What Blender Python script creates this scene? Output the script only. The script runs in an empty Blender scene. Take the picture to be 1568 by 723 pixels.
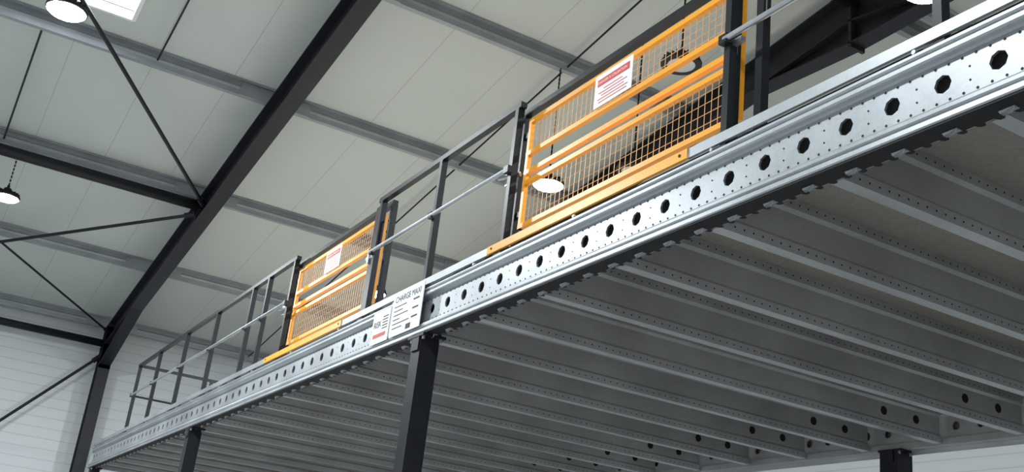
import bpy, math, random
import numpy as np
from mathutils import Vector, Matrix
random.seed(4)
COL=bpy.context.scene.collection
bpy.context.scene.view_settings.view_transform='Standard'

# ------------------------------------------------------------------ materials
def newmat(name):
    m=bpy.data.materials.new(name); m.use_nodes=True
    nt=m.node_tree; b=nt.nodes['Principled BSDF']
    return m,nt,b
def N(nt,t,**k):
    n=nt.nodes.new(t)
    for a,v in k.items(): setattr(n,a,v)
    return n
def objcoord(nt,scale=(1,1,1)):
    tc=N(nt,'ShaderNodeTexCoord'); mp=N(nt,'ShaderNodeMapping')
    mp.inputs['Scale'].default_value=scale
    nt.links.new(tc.outputs['Object'],mp.inputs['Vector'])
    return mp.outputs['Vector']
def simple(name,col,rough=.5,metal=0.0,var=.12,scale=6,bump=0.0,stretch=(1,1,1),spec=.5):
    m,nt,b=newmat(name)
    v=objcoord(nt,stretch)
    n=N(nt,'ShaderNodeTexNoise'); n.inputs['Scale'].default_value=scale; n.inputs['Detail'].default_value=5
    nt.links.new(v,n.inputs['Vector'])
    r=N(nt,'ShaderNodeValToRGB')
    r.color_ramp.elements[0].position=.3; r.color_ramp.elements[1].position=.7
    r.color_ramp.elements[0].color=(*[c*(1-var) for c in col],1)
    r.color_ramp.elements[1].color=(*[min(1,c*(1+var)) for c in col],1)
    nt.links.new(n.outputs['Fac'],r.inputs['Fac']); nt.links.new(r.outputs['Color'],b.inputs['Base Color'])
    b.inputs['Roughness'].default_value=rough; b.inputs['Metallic'].default_value=metal
    b.inputs['Specular IOR Level'].default_value=spec
    if bump:
        bp=N(nt,'ShaderNodeBump'); bp.inputs['Strength'].default_value=bump; bp.inputs['Distance'].default_value=.01
        nt.links.new(n.outputs['Fac'],bp.inputs['Height']); nt.links.new(bp.outputs['Normal'],b.inputs['Normal'])
    return m
def emis(name,col,s):
    m,nt,b=newmat(name)
    b.inputs['Base Color'].default_value=(*col,1)
    b.inputs['Emission Color'].default_value=(*col,1); b.inputs['Emission Strength'].default_value=s
    return m
def galv(name,base=.46,rough=.42,metal=.75,tint=(.95,1.02,1.07)):
    m,nt,b=newmat(name)
    v=objcoord(nt,(1,1,1))
    vo=N(nt,'ShaderNodeTexVoronoi'); vo.inputs['Scale'].default_value=70
    nt.links.new(v,vo.inputs['Vector'])
    no=N(nt,'ShaderNodeTexNoise'); no.inputs['Scale'].default_value=1.8; no.inputs['Detail'].default_value=6
    nt.links.new(v,no.inputs['Vector'])
    bw=N(nt,'ShaderNodeRGBToBW'); nt.links.new(vo.outputs['Color'],bw.inputs['Color'])
    mx=N(nt,'ShaderNodeMath',operation='MULTIPLY_ADD'); mx.inputs[1].default_value=.13
    nt.links.new(bw.outputs['Val'],mx.inputs[0]); nt.links.new(no.outputs['Fac'],mx.inputs[2])
    r=N(nt,'ShaderNodeValToRGB')
    r.color_ramp.elements[0].position=.3; r.color_ramp.elements[1].position=.85
    r.color_ramp.elements[0].color=(*[min(1,base*.78*t) for t in tint],1)
    r.color_ramp.elements[1].color=(*[min(1,base*1.16*t) for t in tint],1)
    nt.links.new(mx.outputs[0],r.inputs['Fac']); nt.links.new(r.outputs['Color'],b.inputs['Base Color'])
    b.inputs['Metallic'].default_value=metal
    mr=N(nt,'ShaderNodeMapRange'); mr.inputs['To Min'].default_value=rough-.08; mr.inputs['To Max'].default_value=rough+.12
    nt.links.new(mx.outputs[0],mr.inputs['Value']); nt.links.new(mr.outputs['Result'],b.inputs['Roughness'])
    return m
GALV=galv('galvanised_steel',.47,.42,.75)
GALVJ=galv('galvanised_joist_steel',.58,.45,.6,(.99,1.01,1.01))
GALVP=galv('galvanised_purlin_steel',.38,.5,.5)
DARK=simple('anthracite_paint',(.013,.015,.019),.45,.0,.15,8,spec=.3)
RAILM=simple('railing_paint',(.011,.014,.017),.42,.0,.15,9,spec=.28)
PIPE=galv('handrail_pipe_zinc',.5,.3,.85)
ORANGE=simple('orange_powder_coat',(.90,.37,.012),.4,.0,.05,5)
WIRE=simple('mesh_wire_paint',(.78,.46,.2),.4,.1,.05,5)
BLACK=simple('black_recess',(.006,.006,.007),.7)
WHITE=simple('sign_white',(.84,.85,.86),.45,.0,.02,3)
RED=simple('sign_red',(.6,.06,.04),.5,.0,.04,3)
INK=simple('sign_ink',(.02,.02,.02),.6)
CHIP=simple('chipboard',(.32,.295,.255),.8,.0,.10,40,.2)
CONC=simple('concrete',(.49,.50,.50),.5,.0,.12,1.5)
LAMPON=emis('lamp_lens_lit',(.97,.99,1),150)
SKY=emis('skylight_polycarbonate',(.9,.96,1),9)
LENSOFF=simple('lamp_lens_off',(.5,.51,.5),.35)
# roof panel
def roofmat():
    m,nt,b=newmat('roof_sandwich_panel')
    tc=N(nt,'ShaderNodeTexCoord'); sp=N(nt,'ShaderNodeSeparateXYZ'); nt.links.new(tc.outputs['Object'],sp.inputs[0])
    a=N(nt,'ShaderNodeMath',operation='FRACT'); nt.links.new(sp.outputs['Y'],a.inputs[0])
    d=N(nt,'ShaderNodeMath',operation='SUBTRACT'); d.inputs[1].default_value=.5; nt.links.new(a.outputs[0],d.inputs[0])
    e=N(nt,'ShaderNodeMath',operation='ABSOLUTE'); nt.links.new(d.outputs[0],e.inputs[0])
    l=N(nt,'ShaderNodeMath',operation='LESS_THAN'); l.inputs[1].default_value=.006; nt.links.new(e.outputs[0],l.inputs[0])
    no=N(nt,'ShaderNodeTexNoise'); no.inputs['Scale'].default_value=.6; nt.links.new(tc.outputs['Object'],no.inputs['Vector'])
    r=N(nt,'ShaderNodeValToRGB'); r.color_ramp.elements[0].color=(.53,.57,.54,1); r.color_ramp.elements[1].color=(.59,.63,.60,1)
    nt.links.new(no.outputs['Fac'],r.inputs['Fac'])
    mx=N(nt,'ShaderNodeMix',data_type='RGBA'); nt.links.new(l.outputs[0],mx.inputs[0]); nt.links.new(r.outputs['Color'],mx.inputs[6])
    mx.inputs[7].default_value=(.42,.44,.42,1)
    nt.links.new(mx.outputs[2],b.inputs['Base Color']); b.inputs['Roughness'].default_value=.6
    return m
ROOF=roofmat()
def wallmat():
    m,nt,b=newmat('ribbed_wall_cladding')
    tc=N(nt,'ShaderNodeTexCoord'); sp=N(nt,'ShaderNodeSeparateXYZ'); nt.links.new(tc.outputs['Object'],sp.inputs[0])
    mu=N(nt,'ShaderNodeMath',operation='MULTIPLY'); mu.inputs[1].default_value=5.0; nt.links.new(sp.outputs['Z'],mu.inputs[0])
    a=N(nt,'ShaderNodeMath',operation='FRACT'); nt.links.new(mu.outputs[0],a.inputs[0])
    l=N(nt,'ShaderNodeMath',operation='LESS_THAN'); l.inputs[1].default_value=.09; nt.links.new(a.outputs[0],l.inputs[0])
    mx=N(nt,'ShaderNodeMix',data_type='RGBA'); nt.links.new(l.outputs[0],mx.inputs[0])
    mx.inputs[6].default_value=(.60,.63,.64,1); mx.inputs[7].default_value=(.50,.53,.54,1)
    nt.links.new(mx.outputs[2],b.inputs['Base Color']); b.inputs['Roughness'].default_value=.55
    bp=N(nt,'ShaderNodeBump'); bp.inputs['Strength'].default_value=.5; bp.inputs['Distance'].default_value=.01; bp.invert=True
    nt.links.new(l.outputs[0],bp.inputs['Height']); nt.links.new(bp.outputs['Normal'],b.inputs['Normal'])
    return m
WALL=wallmat()

# ------------------------------------------------------------------ mesh builder
class MB:
    def __init__(s): s.v=[];s.f=[];s.m=[];s.mats=[]
    def mi(s,mat):
        if mat not in s.mats: s.mats.append(mat)
        return s.mats.index(mat)
    def add(s,vs,fs,mat):
        o=len(s.v); s.v+= [tuple(v) for v in vs]; i=s.mi(mat)
        for f in fs: s.f.append([o+k for k in f]); s.m.append(i)
    def box(s,x0,x1,y0,y1,z0,z1,mat):
        vs=[(x,y,z) for x in(x0,x1) for y in(y0,y1) for z in(z0,z1)]
        s.add(vs,[(0,1,3,2),(4,6,7,5),(0,4,5,1),(2,3,7,6),(0,2,6,4),(1,5,7,3)],mat)
    def beam(s,p,q,w,h,mat,up=(0,0,1),shift=(0,0)):
        p=Vector(p);q=Vector(q);d=(q-p).normalized();u=Vector(up)
        sd=d.cross(u).normalized();u=sd.cross(d).normalized()
        vs=[]
        for c in(p,q):
            for a,b in((-1,-1),(1,-1),(1,1),(-1,1)):
                vs.append(c+sd*(a*w/2+shift[0])+u*(b*h/2+shift[1]))
        s.add(vs,[(0,1,2,3),(7,6,5,4),(0,4,5,1),(1,5,6,2),(2,6,7,3),(3,7,4,0)],mat)
    def tube(s,p,q,r,mat,n=10,cap=True):
        p=Vector(p);q=Vector(q);d=(q-p).normalized()
        a=Vector((0,0,1)) if abs(d.z)<.9 else Vector((1,0,0))
        e=d.cross(a).normalized();g=d.cross(e)
        vs=[];
        for c in(p,q):
            for k in range(n):
                t=2*math.pi*k/n; vs.append(c+e*math.cos(t)*r+g*math.sin(t)*r)
        fs=[(k,(k+1)%n,n+(k+1)%n,n+k) for k in range(n)]
        if cap: fs+= [tuple(range(n))[::-1],tuple(range(n,2*n))]
        s.add(vs,fs,mat)
    def sweep(s,prof,axis,a0,a1,mat,off=(0,0,0),t=None):
        vs=[]
        for a in(a0,a1):
            for (c,z) in prof:
                vs.append((a,c+off[1],z+off[2]) if axis=='x' else (c+off[0],a,z+off[2]))
        n=len(prof)
        s.add(vs,[(k,k+1,n+k+1,n+k) for k in range(n-1)],mat)
    def rev(s,prof,cx,cy,mat,n=32):
        vs=[]
        for (r,z) in prof:
            for k in range(n):
                t=2*math.pi*k/n; vs.append((cx+r*math.cos(t),cy+r*math.sin(t),z))
        fs=[]
        for i in range(len(prof)-1):
            for k in range(n):
                fs.append((i*n+k,i*n+(k+1)%n,(i+1)*n+(k+1)%n,(i+1)*n+k))
        s.add(vs,fs,mat)
    def obj(s,name,parent=None,smooth=False,solid=0):
        me=bpy.data.meshes.new(name); me.from_pydata(s.v,[],s.f)
        for m in s.mats: me.materials.append(m)
        me.polygons.foreach_set('material_index',s.m)
        if smooth: me.polygons.foreach_set('use_smooth',[True]*len(me.polygons))
        me.update()
        o=bpy.data.objects.new(name,me); COL.objects.link(o)
        if solid:
            md=o.modifiers.new('sheet','SOLIDIFY'); md.thickness=solid; md.offset=0
        if parent: o.parent=parent
        return o
def empty(name,loc=(0,0,0)):
    e=bpy.data.objects.new(name,None); e.empty_display_size=.2; COL.objects.link(e)
    return e

# ------------------------------------------------------------------ key dims
SL=.15; RX=-7.45
def zr(x):                              # underside of purlins / top of rafters
    return 6.75+SL*((x if x<RX else 2*RX-x)+21.5)
XW=-22.95
Y0,Y1,Y2,Y3=-4.95,.12,4.9,10.3
# ------------------------------------------------------------------ shell
b=MB(); b.box(XW-.2,6,-8,Y3+.5,-.1,0,CONC); b.obj('floor')
b=MB(); b.box(XW-.12,XW,-8,Y3+.4,0,zr(XW)+.2,WALL); b.obj('wall_left')
b=MB(); 
ya,yb=Y3+.3,Y3+.4
P=[(XW,0),(6,0),(6,zr(6)+.2),(RX,zr(RX)+.2),(XW,zr(XW)+.2)]
b.add([(x,ya,z) for x,z in P]+[(x,yb,z) for x,z in P],[(0,1,2,3,4),(9,8,7,6,5)]+[(k,(k+1)%5,5+(k+1)%5,5+k) for k in range(5)],WALL); b.obj('wall_back')
SX0,SX1,SY0,SY1=-12.85,-11.2,-3.3,-1.95
b=MB()
def roofquad(x0,x1,y0,y1):
    z0,z1=zr(x0)+.2,zr(x1)+.2
    vs=[(x0,y0,z0),(x1,y0,z1),(x1,y1,z1),(x0,y1,z0)]; vs+=[(x,y,z+.1) for x,y,z in vs]
    b.add(vs,[(3,2,1,0),(4,5,6,7),(0,1,5,4),(1,2,6,5),(2,3,7,6),(3,0,4,7)],ROOF)
XR=6.0
roofquad(XW-.2,SX0,-8,Y3+.5); roofquad(SX1,RX,-8,Y3+.5); roofquad(RX,XR,-8,Y3+.5); roofquad(SX0,SX1,-8,SY0); roofquad(SX0,SX1,SY1,Y3+.5)
b.obj('ceiling')
b=MB()
for (p,q) in (((SX0,SY0),(SX1,SY0)),((SX1,SY0),(SX1,SY1)),((SX1,SY1),(SX0,SY1)),((SX0,SY1),(SX0,SY0)),(((SX0+SX1)/2,SY0),((SX0+SX1)/2,SY1))):
    b.beam((p[0],p[1],zr(p[0])+.2),(q[0],q[1],zr(q[0])+.2),.05,.06,WHITE)
b.add([(SX0,SY0,zr(SX0)+.32),(SX1,SY0,zr(SX1)+.32),(SX1,SY1,zr(SX1)+.32),(SX0,SY1,zr(SX0)+.32)],[(3,2,1,0)],SKY)
b.obj('window_1')

# ------------------------------------------------------------------ portal frames
def portal(y):
    b=MB()
    W=.22;D=.42;tf=.02
    xc=XW+.35   # column centreline
    def isec(p,q,d,up):
        b.beam(p,q,W,tf,DARK,up,(0,d/2)); b.beam(p,q,W,tf,DARK,up,(0,-d/2)); b.beam(p,q,.014,d,DARK,up)
    # column
    isec((xc,y,0),(xc,y,zr(xc)-.05),.34,(1,0,0))
    n=Vector((-SL,0,1)).normalized(); n2=Vector((SL,0,1)).normalized()
    mid=lambda x:(x,y,zr(x)-D/2-.01)
    isec(mid(XW+.1),mid(RX),D,n); isec(mid(RX),mid(XR),D,n2)
    # eaves haunch (tapered web below the rafter)
    x0=xc+.17; x1=x0+2.2
    zb=lambda x: zr(x)-D
    def haunch(x0,x1,dp):
        vs=[(x0,y-.008,zb(x0)),(x0,y-.008,zb(x0)-dp),(x1,y-.008,zb(x1)),(x0,y+.008,zb(x0)),(x0,y+.008,zb(x0)-dp),(x1,y+.008,zb(x1))]
        b.add(vs,[(0,1,2),(5,4,3),(0,3,4,1),(1,4,5,2)],DARK)
        b.beam((x0,y,zb(x0)-dp),(x1,y,zb(x1)),W,tf,DARK)
    haunch(x0,x1,.42); haunch(RX,RX-1.6,.3); haunch(RX,RX+1.6,.3)
    # stiffeners, end plates
    b.box(x0-.02,x0+.01,y-W/2,y+W/2,zb(x0)-.5,zr(x0),DARK)
    b.box(RX-.02,RX+.02,y-W/2,y+W/2,zb(RX)-.36,zr(RX),DARK)
    for xs in(-16.35,): b.box(xs-.01,xs+.01,y-W/2,y+W/2,zr(xs)-D,zr(xs),DARK)
    b.box(xc-.25,xc+.25,y-.17,y+.17,0,.03,DARK)
    return b.obj('portal_frame')
portal(Y0);portal(Y1);portal(Y2)
# purlins (lapped zed sections)
for x in(-22.75,-19.6,-16.45,-13.35,-10.5,RX-.2,RX+.2,-4.4,-1.3,1.8,4.8):
    z=zr(x)
    b=MB()
    b.sweep([(x-.075,z+.02),(x-.075,z),(x,z),(x+.0,z+.07),(x+.012,z+.1),(x,z+.13),(x,z+.2),(x+.07,z+.2),(x+.07,z+.18)],'y',-8,Y3+.3,GALVP)
    for yy in(Y0,Y1,Y2):
        b.box(x-.004,x+.02,yy-.5,yy+.5,z+.0,z+.19,GALVP)
        b.box(x-.1,x+.06,yy-.1,yy+.1,z-.012,z+.004,DARK)
    b.obj('roof_purlin',solid=.004)
# struts
b=MB(); b.tube((-16.4,-8,zr(-16.4)-.14),(-16.4,Y1,zr(-16.4)-.14),.085,DARK,16); b.obj('roof_strut_tube',smooth=True)
b=MB(); b.tube((XW+.4,-8,6.2),(XW+.4,Y1,6.2),.075,DARK,16); b.obj('roof_strut_tube',smooth=True)
b=MB(); b.tube((RX,-8,zr(RX)-.2),(RX,Y2,zr(RX)-.2),.06,DARK,16); b.obj('roof_strut_tube',smooth=True)
# braces
def rod(p,q,r=.022,name='bracing_rod'):
    b=MB(); b.tube(p,q,r,DARK,8)
    p=Vector(p);q=Vector(q);d=(q-p).normalized()
    b.tube(p+d*.1,p+d*.3,r*1.7,DARK,8); b.tube(q-d*.1,q-d*.3,r*1.7,DARK,8)
    return b.obj(name)
def rz(x): return zr(x)-.2
rod((-16.3,Y1,rz(-16.3)),(-8.75,Y0,rz(-8.75)),.028)
rod((-16.5,Y1,rz(-16.5)),(-22.3,Y0,rz(-22.3)),.028)
rod((-22.5,Y1,rz(-22.5)),(-16.4,Y0,rz(-16.4)),.02)
rod((XW+.3,Y1,6.05),(XW+.3,Y0,.6),.03)
b=MB()
def sag(x0,x1,y): b.tube((x0,y,zr(x0)+.06),(x1,y,zr(x1)+.06),.014,DARK,6)
sag(-22.7,-13.4,-2.9); sag(-13.3,-10.5,-1.5); sag(-22.7,RX,3.0); sag(RX,4,3.0)
b.obj('purlin_sag_rods')

# ------------------------------------------------------------------ mezzanine
MZ=empty('mezzanine_platform')
XE=-20.4; XN=.3; YB=4.8
ZH=3.73
def holed_web(b,y,xa,xb,zt,zb,sgn,mat,rh=.041,thick=.004,x0=-2.2375,pitch=.25):
    i=math.floor((xb-x0)/pitch)
    xs=[]
    while x0+i*pitch-pitch/2>xa:
        if x0+i*pitch+pitch/2<=xb+1e-6: xs.append(x0+i*pitch)
        i-=1
    for xc in xs:
        zm=(zt+zb)/2; h=pitch/2
        outer=[(h,0),(h,1),(0,1),(-h,1),(-h,0),(-h,-1),(0,-1),(h,-1)]
        vs=[]
        for a,c in outer: vs.append((xc+a,y,zt if c==1 else zb if c==-1 else zm))
        for k in range(8):
            t=math.pi/4*k; vs.append((xc+rh*math.cos(t),y,zm+rh*math.sin(t)))
        for k in range(8):
            t=math.pi/4*k; vs.append((xc+rh*math.cos(t),y+sgn*.012,zm+rh*math.sin(t)))
        fs=[(k,(k+1)%8,8+(k+1)%8,8+k) for k in range(8)]+[(8+k,8+(k+1)%8,16+(k+1)%8,16+k) for k in range(8)]
        b.add(vs,fs,mat)
    if xs:
        R=max(xs)+pitch/2; L=min(xs)-pitch/2
        for p,q in((R,xb),(xa,L)):
            if q-p>1e-4: b.add([(p,y,zb),(q,y,zb),(q,y,zt),(p,y,zt)],[(0,1,2,3)],mat)
    return xs
def dot(b,x,y,z,r,mat):
    b.add([(x+r*math.cos(t),y,z+r*math.sin(t)) for t in [math.pi/3*k for k in range(6)]],[(0,1,2,3,4,5)],mat)

# front edge beam
b=MB()
zt,zb_=3.828,3.636
xs=holed_web(b,0,XE,XN,zt,zb_,1,GALV)
for xc in xs:
    for k in range(4):  # flat black discs paint the shade inside small punched holes
        dot(b,xc-.09375+.0625*k,-.0015,3.808,.0065,BLACK)
        dot(b,xc-.09375+.0625*k,-.0015,3.654,.0065,BLACK)
    if xc>-9:
        for dz in(-.03,.03): dot(b,xc+.125,-.0015,ZH+dz,.005,BLACK)
low=[(0,zb_),(-.012,3.630),(-.034,3.622),(-.04,3.612),(-.04,3.596),(-.030,3.590),(-.030,3.582),(-.04,3.576),(-.042,3.556),(-.036,3.55),(0,3.55)]
up=[(0,zt),(-.012,3.834),(-.030,3.840),(-.036,3.848),(-.036,3.866),(-.026,3.872),(-.026,3.880),(-.038,3.886),(-.038,3.898),(-.03,3.903),(.05,3.903)]
b.sweep(low,'x',XE,XN,GALV); b.sweep(up,'x',XE,XN,GALV)
o=b.obj('edge_beam_web',MZ)
# serrated black strip along the beam underside
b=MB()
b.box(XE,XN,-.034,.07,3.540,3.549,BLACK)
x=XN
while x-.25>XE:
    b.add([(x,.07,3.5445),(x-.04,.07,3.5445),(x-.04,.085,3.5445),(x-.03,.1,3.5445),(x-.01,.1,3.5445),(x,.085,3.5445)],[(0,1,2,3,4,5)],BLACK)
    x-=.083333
b.obj('beam_underside_strip',MZ)
b=MB()
for xc in xs:
    z0,z1=3.538,3.516; w=.034; ya_,yb_=.03,.034
    b.add([(xc-w,ya_,z0),(xc+w,ya_,z0),(xc+w*.9,yb_,z0-.010),(xc+w*.5,yb_,z1),(xc-w*.5,yb_,z1),(xc-w*.9,yb_,z0-.010)],[(0,1,2,3,4,5)],GALV)
    b.add([(xc-w,ya_,z0),(xc+w,ya_,z0),(xc+w,ya_+.03,z0),(xc-w,ya_+.03,z0)],[(0,1,2,3)],GALV)
b.obj('joist_clip_tabs',MZ,solid=.004)
# inner closing channel
b=MB(); b.sweep([(.03,3.90),(.09,3.90),(.09,3.552),(.03,3.552)],'x',XE,XN,GALVJ); b.obj('edge_beam_back_channel',MZ,solid=.003)
b=MB(); b.box(XE-.01,XE,-.042,.11,3.54,3.91,GALV); b.obj('beam_end_plate',MZ)
# dark slot + toe board
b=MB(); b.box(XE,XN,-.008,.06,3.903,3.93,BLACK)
for xx in np.arange(XE+.3,XN,1.25): b.tube((xx,-.03,3.917),(xx,-.005,3.917),.011,GALV,8)
b.obj('deck_edge_recess',MZ)
toe=[(-.018,3.93),(-.03,3.932),(-.03,3.985),(-.018,3.993),(.01,3.993)]
b=MB()
OR=[(-10.92,-8.78),(-6.15,-4.03)]
segs=[(XE,-10.92),(-8.78,-6.15),(-4.03,XN)]
for a,c in segs: b.sweep(toe,'x',a,c,GALV)
b.obj('toe_board',MZ,solid=.003)
b=MB()
for a,c in OR:
    b.sweep([(y-.006,z) for y,z in toe],'x',a,c,ORANGE)
    for xx in(a+.06,c-.06): dot(b,xx,-.040,3.962,.009,BLACK)
b.obj('toe_board_gate_strip',MZ,solid=.003)
# deck
b=MB(); b.box(XE,XN,.0,YB+.06,3.862,3.902,CHIP)
b.obj('deck_boards',MZ)
b=MB()
for xx in np.arange(-19.9,XN,2.46): b.box(xx,xx+.006,.1,YB,3.8605,3.862,BLACK)
b.obj('deck_board_joints',MZ)
# joists
b=MB()
xj=-.65
jx=[]
while xj>XE+.1: jx.append(xj); xj-=.815
for x in jx:
    z0,z1=3.552,3.861
    b.sweep([(x-.075,z1-.018),(x-.075,z1),(x,z1),(x,z1-.06),(x-.018,z1-.08),(x-.018,z0+.08),(x,z0+.06),(x,z0),(x-.075,z0),(x-.075,z0+.018)],'y',.1,YB-.05,GALVJ)
    if x>-13:
        yy=.2
        while yy<YB-.1:
            for zz in(z0+.03,z1-.03):
                r=.006
                b.add([(x+.0015,yy+r*math.cos(t),zz+r*math.sin(t)) for t in [math.pi/3*k for k in range(6)]],[(0,1,2,3,4,5)],BLACK)
            yy+=.0625
    for yy in(YB-.35,YB-.75):
        r=.04
        b.add([(x-.0165,yy+r*math.cos(t),(z0+z1)/2+r*math.sin(t)) for t in [math.pi/4*k for k in range(8)]],[tuple(range(8))],BLACK)
b.obj('floor_joists',MZ)
# rear beam
b=MB()
xs2=holed_web(b,YB,XE,XN,3.80,3.61,1,GALVJ)
b.sweep([(YB,3.80),(YB-.03,3.81),(YB-.03,3.86)],'x',XE,XN,GALVJ)
b.sweep([(YB,3.61),(YB-.03,3.60),(YB-.035,3.54),(YB+.06,3.54)],'x',XE,XN,GALVJ)
b.box(XE,XN,YB+.06,YB+.07,3.5,3.9,GALVJ)
b.obj('rear_edge_beam',MZ)
# columns
def column(x,y,w=.15):
    b=MB()
    t=.01
    b.box(x-w/2,x+w/2,y-w/2,y-w/2+t,0.02,3.52,DARK); b.box(x-w/2,x+w/2,y+w/2-t,y+w/2,0.02,3.52,DARK)
    b.box(x+w/2-t-.004,x+w/2-.004,y-w/2+t,y+w/2-t,0.02,3.52,DARK); b.box(x-w/2+.004,x-w/2+t,y-w/2+t,y+w/2-t,0.02,3.52,DARK)
    b.box(x-.13,x+.13,y-.09,y+.1,3.52,3.54,DARK); b.box(x-.15,x+.15,y-.15,y+.15,0,.02,DARK)
    b.box(x-.06,x+.06,y-w/2-.012,y-w/2,3.42,3.52,DARK)
    for sx in(-1,1):
        for sy in(-1,1): b.tube((x+sx*.1,y+sy*.07,3.495),(x+sx*.1,y+sy*.07,3.55),.012,GALV,6)
    b.obj('support_column',MZ)
for x in(-7.10,-13.57,-20.1,-.7): column(x,.04)
for x in(-6.9,-13.3,-20.1,-.7): column(x,YB+.0,.2)

# load sign plates
def text(body,size,loc,mat,parent,name,ax='x'):
    c=bpy.data.curves.new(name,'FONT'); c.body=body; c.size=size; c.align_x='LEFT'; c.materials.append(mat)
    o=bpy.data.objects.new(name,c); COL.objects.link(o); o.location=loc; o.rotation_euler=(math.pi/2,0,0); o.parent=parent
SG=empty('load_capacity_sign')
DX=.03
b=MB(); b.box(-7.63+DX,-7.09+DX,-.056,-.05,3.60,3.955,WHITE)
b.box(-8.00+DX,-7.67+DX,-.054,-.048,3.60,3.87,WHITE); b.box(-7.67+DX,-7.61+DX,-.049,-.046,3.62,3.9,GALV)
for i,(w,z) in enumerate([(.22,3.835),(.16,3.80),(.26,3.765),(.12,3.73),(.3,3.695),(.18,3.66)]):
    b.box(-7.59+DX,-7.59+DX+w,-.058,-.056,z,z+.006,INK)
for z in(3.835,3.765,3.695): b.box(-7.25+DX,-7.15+DX,-.058,-.056,z,z+.012,INK)
b.box(-7.33+DX,-7.25+DX,-.058,-.056,3.62,3.66,INK)
b.box(-7.96+DX,-7.72+DX,-.056,-.054,3.65,3.68,RED)
for k in range(5): b.box(-7.8+DX,-7.70+DX,-.056,-.054,3.71+k*.024,3.717+k*.024,INK)
b.obj('plate',SG)
text('CHARGE MAXI',.07,(-7.59+DX,-.0585,3.875),INK,SG,'heading')
text('RISK',.075,(-7.97+DX,-.0565,3.735),INK,SG,'maker_mark')

# ------------------------------------------------------------------ railings
ZT=5.04
def post(b,x,y,z0=3.9,z1=ZT,w=.045,d=.05):
    b.box(x-w/2,x+w/2,y-d/2,y+d/2,z0,z1,RAILM)
    b.box(x-.05,x+.05,y-.05,y+.05,3.903,3.915,RAILM)
def section(x0,x1,posts,y=.02,zt=ZT):
    RL=empty('safety_railing')
    b=MB()
    b.box(x0,x1,y-.025,y+.025,zt-.03,zt+.012,RAILM)
    for p in posts: post(b,p,y,z1=zt-.03)
    b.obj('rail_frame',RL)
    b=MB(); b.tube((x0+.03,y-.045,4.53),(x1-.03,y-.045,4.53),.017,PIPE,12)
    for p in posts: b.box(p-.03,p+.03,y-.06,y-.024,4.505,4.555,RAILM)
    b.obj('mid_rail_pipe',RL,smooth=False)
    return RL
RL=section(-18.05,-10.55,[-18.0,-16.6,-15.0,-13.5,-12.02,-11.45,-10.6])
b=MB()
b.box(-18.05,-18.0,.02,YB,ZT-.03,ZT+.012,RAILM)
for y in(1.2,2.4,3.6,4.7): post(b,-18.02,y,z1=ZT-.03)
b.tube((-18.02,.05,4.53),(-18.02,YB,4.53),.017,RAILM,10)
b.obj('end_return_rail',RL)
section(-8.42,-5.97,[-8.36,-7.2,-6.02])
section(-3.82,.2,[-3.79,-2.5,-1.2,0.1])

# ------------------------------------------------------------------ gates
def gate(xl,xr,sx):
    G=empty('mesh_safety_gate')
    y=.12
    b=MB()
    b.box(xl-.12,xr+.22,y-.025,y+.025,5.01,5.05,RAILM)
    post(b,xl-.07,y,z1=5.01); post(b,xr+.04,y-.06,z1=5.01,w=.07); post(b,xr+.2,y,z1=5.01,w=.05)
    b.obj('carrier_frame',G)
    b=MB()
    zb0,zt0=4.14,4.945
    r=.0165
    H=zt0-zb0
    lv=[zt0,zt0-.32*H,zt0-.50*H,zt0-.60*H,zb0]
    for z in lv: b.box(xl,xr,y-r,y+r,z-r,z+r,ORANGE)
    for x in(xl,xr-2*r,xr+.02-.0): b.box(x,x+2*r,y-r+.001,y+r-.001,zb0-r,zt0+r,ORANGE)
    for z in(zb0+.1,zt0-.1): b.box(xl-.06,xl,y-.012,y+.012,z-.02,z+.02,RAILM)
    b.obj('gate_leaf',G)
    b=MB()
    def wire(p,q): b.tube(p,q,.0021,WIRE,5,False)
    for (za,zc) in((lv[1],lv[0]),(lv[4],lv[3])):
        x=xl+.05
        while x<xr-.04: wire((x,y,za),(x,y,zc)); x+=.055
        n=5
        for k in range(1,n): wire((xl,y+.005,za+(zc-za)*k/n),(xr,y+.005,za+(zc-za)*k/n))
    b.obj('mesh_infill',G)
    b=MB()
    w=.40;z0,z1=4.70,4.93; ys=y-.03
    b.box(sx,sx+w,ys-.003,ys,z0,z1,WHITE)
    b.box(sx+.03,sx+w-.03,ys-.005,ys-.003,z1-.085,z1-.035,RED)
    for k,ww in enumerate((.3,.32,.24,.3,.2)): b.box(sx+.2-ww/2,sx+.2+ww/2,ys-.005,ys-.003,z0+.025+k*.022,z0+.030+k*.022,RED)
    b.obj('warning_sign',G)
    text('DANGER A UTILISATION',.028,(sx+.035,ys-.006,z1-.07),WHITE,G,'warning_text')
    b=MB()
    b.box(xr+.0,xr+.16,y-.11,y-.08,4.5,4.53,PIPE); b.box(xr+.05,xr+.09,y-.12,y-.07,4.46,4.57,PIPE)
    b.tube((xl-.16,y-.12,4.52),(xl+.02,y-.05,4.52),.016,PIPE,10); b.box(xl-.12,xl-.05,y-.09,y-.05,4.46,4.56,PIPE)
    b.tube((xr+.22,y-.04,4.62),(xr+.28,y-.05,4.62),.008,RAILM,8); b.tube((xr+.28,y-.05,4.62),(xr+.28,y-.05,4.84),.008,RAILM,8); b.tube((xr+.22,y-.04,4.84),(xr+.28,y-.05,4.84),.008,RAILM,8)
    b.obj('gate_latch',G)
gate(-6.02,-3.86,-5.17)
gate(-10.72,-8.56,-9.87)

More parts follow.
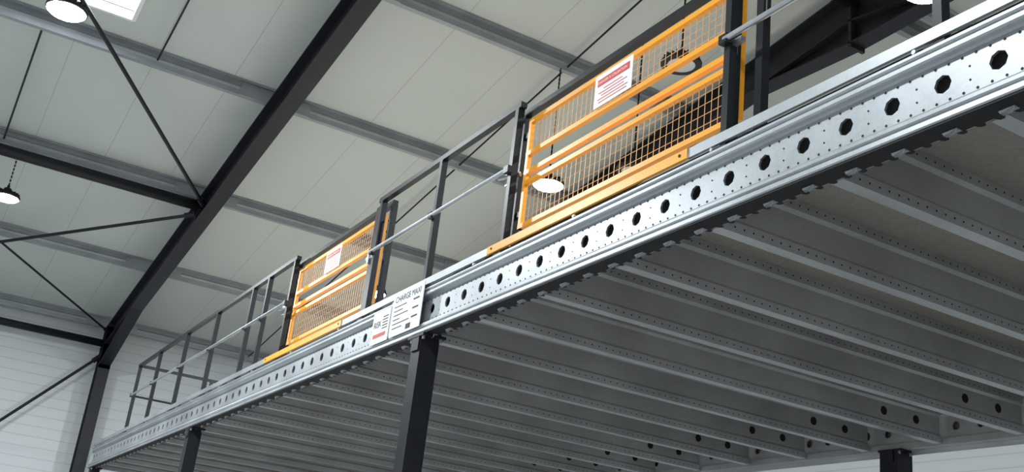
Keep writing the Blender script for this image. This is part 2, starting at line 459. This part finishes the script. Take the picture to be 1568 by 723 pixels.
# ------------------------------------------------------------------ lamps
def ufo(x,y,z,on=True,power=310):
    L=empty('high_bay_lamp' if on else 'unlit_high_bay_lamp_or_reel')
    b=MB(); R=.2
    b.rev([(.0,z+.14),(.05,z+.14),(.06,z+.09),(.11,z+.085),(.12,z+.05),(R-.01,z+.04),(R,z+.02),(R,z-.002),(R-.01,z-.006),(R-.012 if on else R-.06,z-.008),(R-.015 if on else R-.065,z-.004)],x,y,BLACK)
    for k in range(20):
        t=2*math.pi*k/20; b.beam((x+.06*math.cos(t),y+.06*math.sin(t),z+.07),(x+(R-.02)*math.cos(t),y+(R-.02)*math.sin(t),z+.055),.006,.04,BLACK)
    b.obj('housing',L,smooth=False)
    ri=R-.012 if on else R-.064
    b=MB(); b.rev([(ri,z-.005),(R*.8,z-.03),(R*.5,z-.048),(.001,z-.055)] if on else [(ri,z-.005),(R*.5,z-.012),(.001,z-.015)],x,y,LAMPON if on else LENSOFF); b.obj('lens',L)
    b=MB(); zc=z+.14; zt=zr(x)
    b.tube((x,y,zc),(x,y,zc+.05),.02,BLACK,8)
    k=0; zz=zc+.05
    while zz<zt:
        ex=.011 if k%2 else .003; ey=.003 if k%2 else .011
        b.box(x-ex,x+ex,y-ey,y+ey,zz,min(zz+.036,zt),BLACK); zz+=.03; k+=1
    b.obj('chain',L)
    if on:
        ld=bpy.data.lights.new('lamp_light','AREA'); ld.shape='DISK'; ld.size=.3; ld.energy=power; ld.color=(.92,.97,1)
        lo=bpy.data.objects.new('lamp_light',ld); COL.objects.link(lo); lo.location=(x,y,z-.065); lo.parent=L
ufo(-10.5,2.9,6.77); ufo(-16.45,3.2,6.75); ufo(-10.4,-2.8,6.80); ufo(-16.6,-2.65,6.75)
ufo(-5.0,3.05,6.80); ufo(-7.4,2.45,6.92,False); ufo(-9.44,3.40,6.77,False); ufo(-4.4,-2.8,6.8,True,110); ufo(-.5,-3,6.8,True,110)  # second unlit disc stands in for a likely hose reel, drawn as a lamp

# ------------------------------------------------------------------ world
w=bpy.data.worlds.new('World'); bpy.context.scene.world=w; w.use_nodes=True
bg=w.node_tree.nodes['Background']; bg.inputs[0].default_value=(.85,.93,1,1); bg.inputs[1].default_value=.50

# ------------------------------------------------------------------ camera
f=1685.9; yaw,pit,rol=-1.0768,.3591,.1179
F=Vector((math.sin(yaw)*math.cos(pit),math.cos(yaw)*math.cos(pit),math.sin(pit)))
r0=Vector((math.cos(yaw),-math.sin(yaw),0)); u0=r0.cross(F)
r=math.cos(rol)*r0+math.sin(rol)*u0; u=-math.sin(rol)*r0+math.cos(rol)*u0
cd=bpy.data.cameras.new('camera'); cd.sensor_width=36; cd.lens=f/1600*36; cd.clip_end=200
co=bpy.data.objects.new('camera',cd); COL.objects.link(co)
M=Matrix(((r.x,u.x,-F.x,0),(r.y,u.y,-F.y,-3.17),(r.z,u.z,-F.z,1.5),(0,0,0,1)))
co.matrix_world=M
bpy.context.scene.camera=co
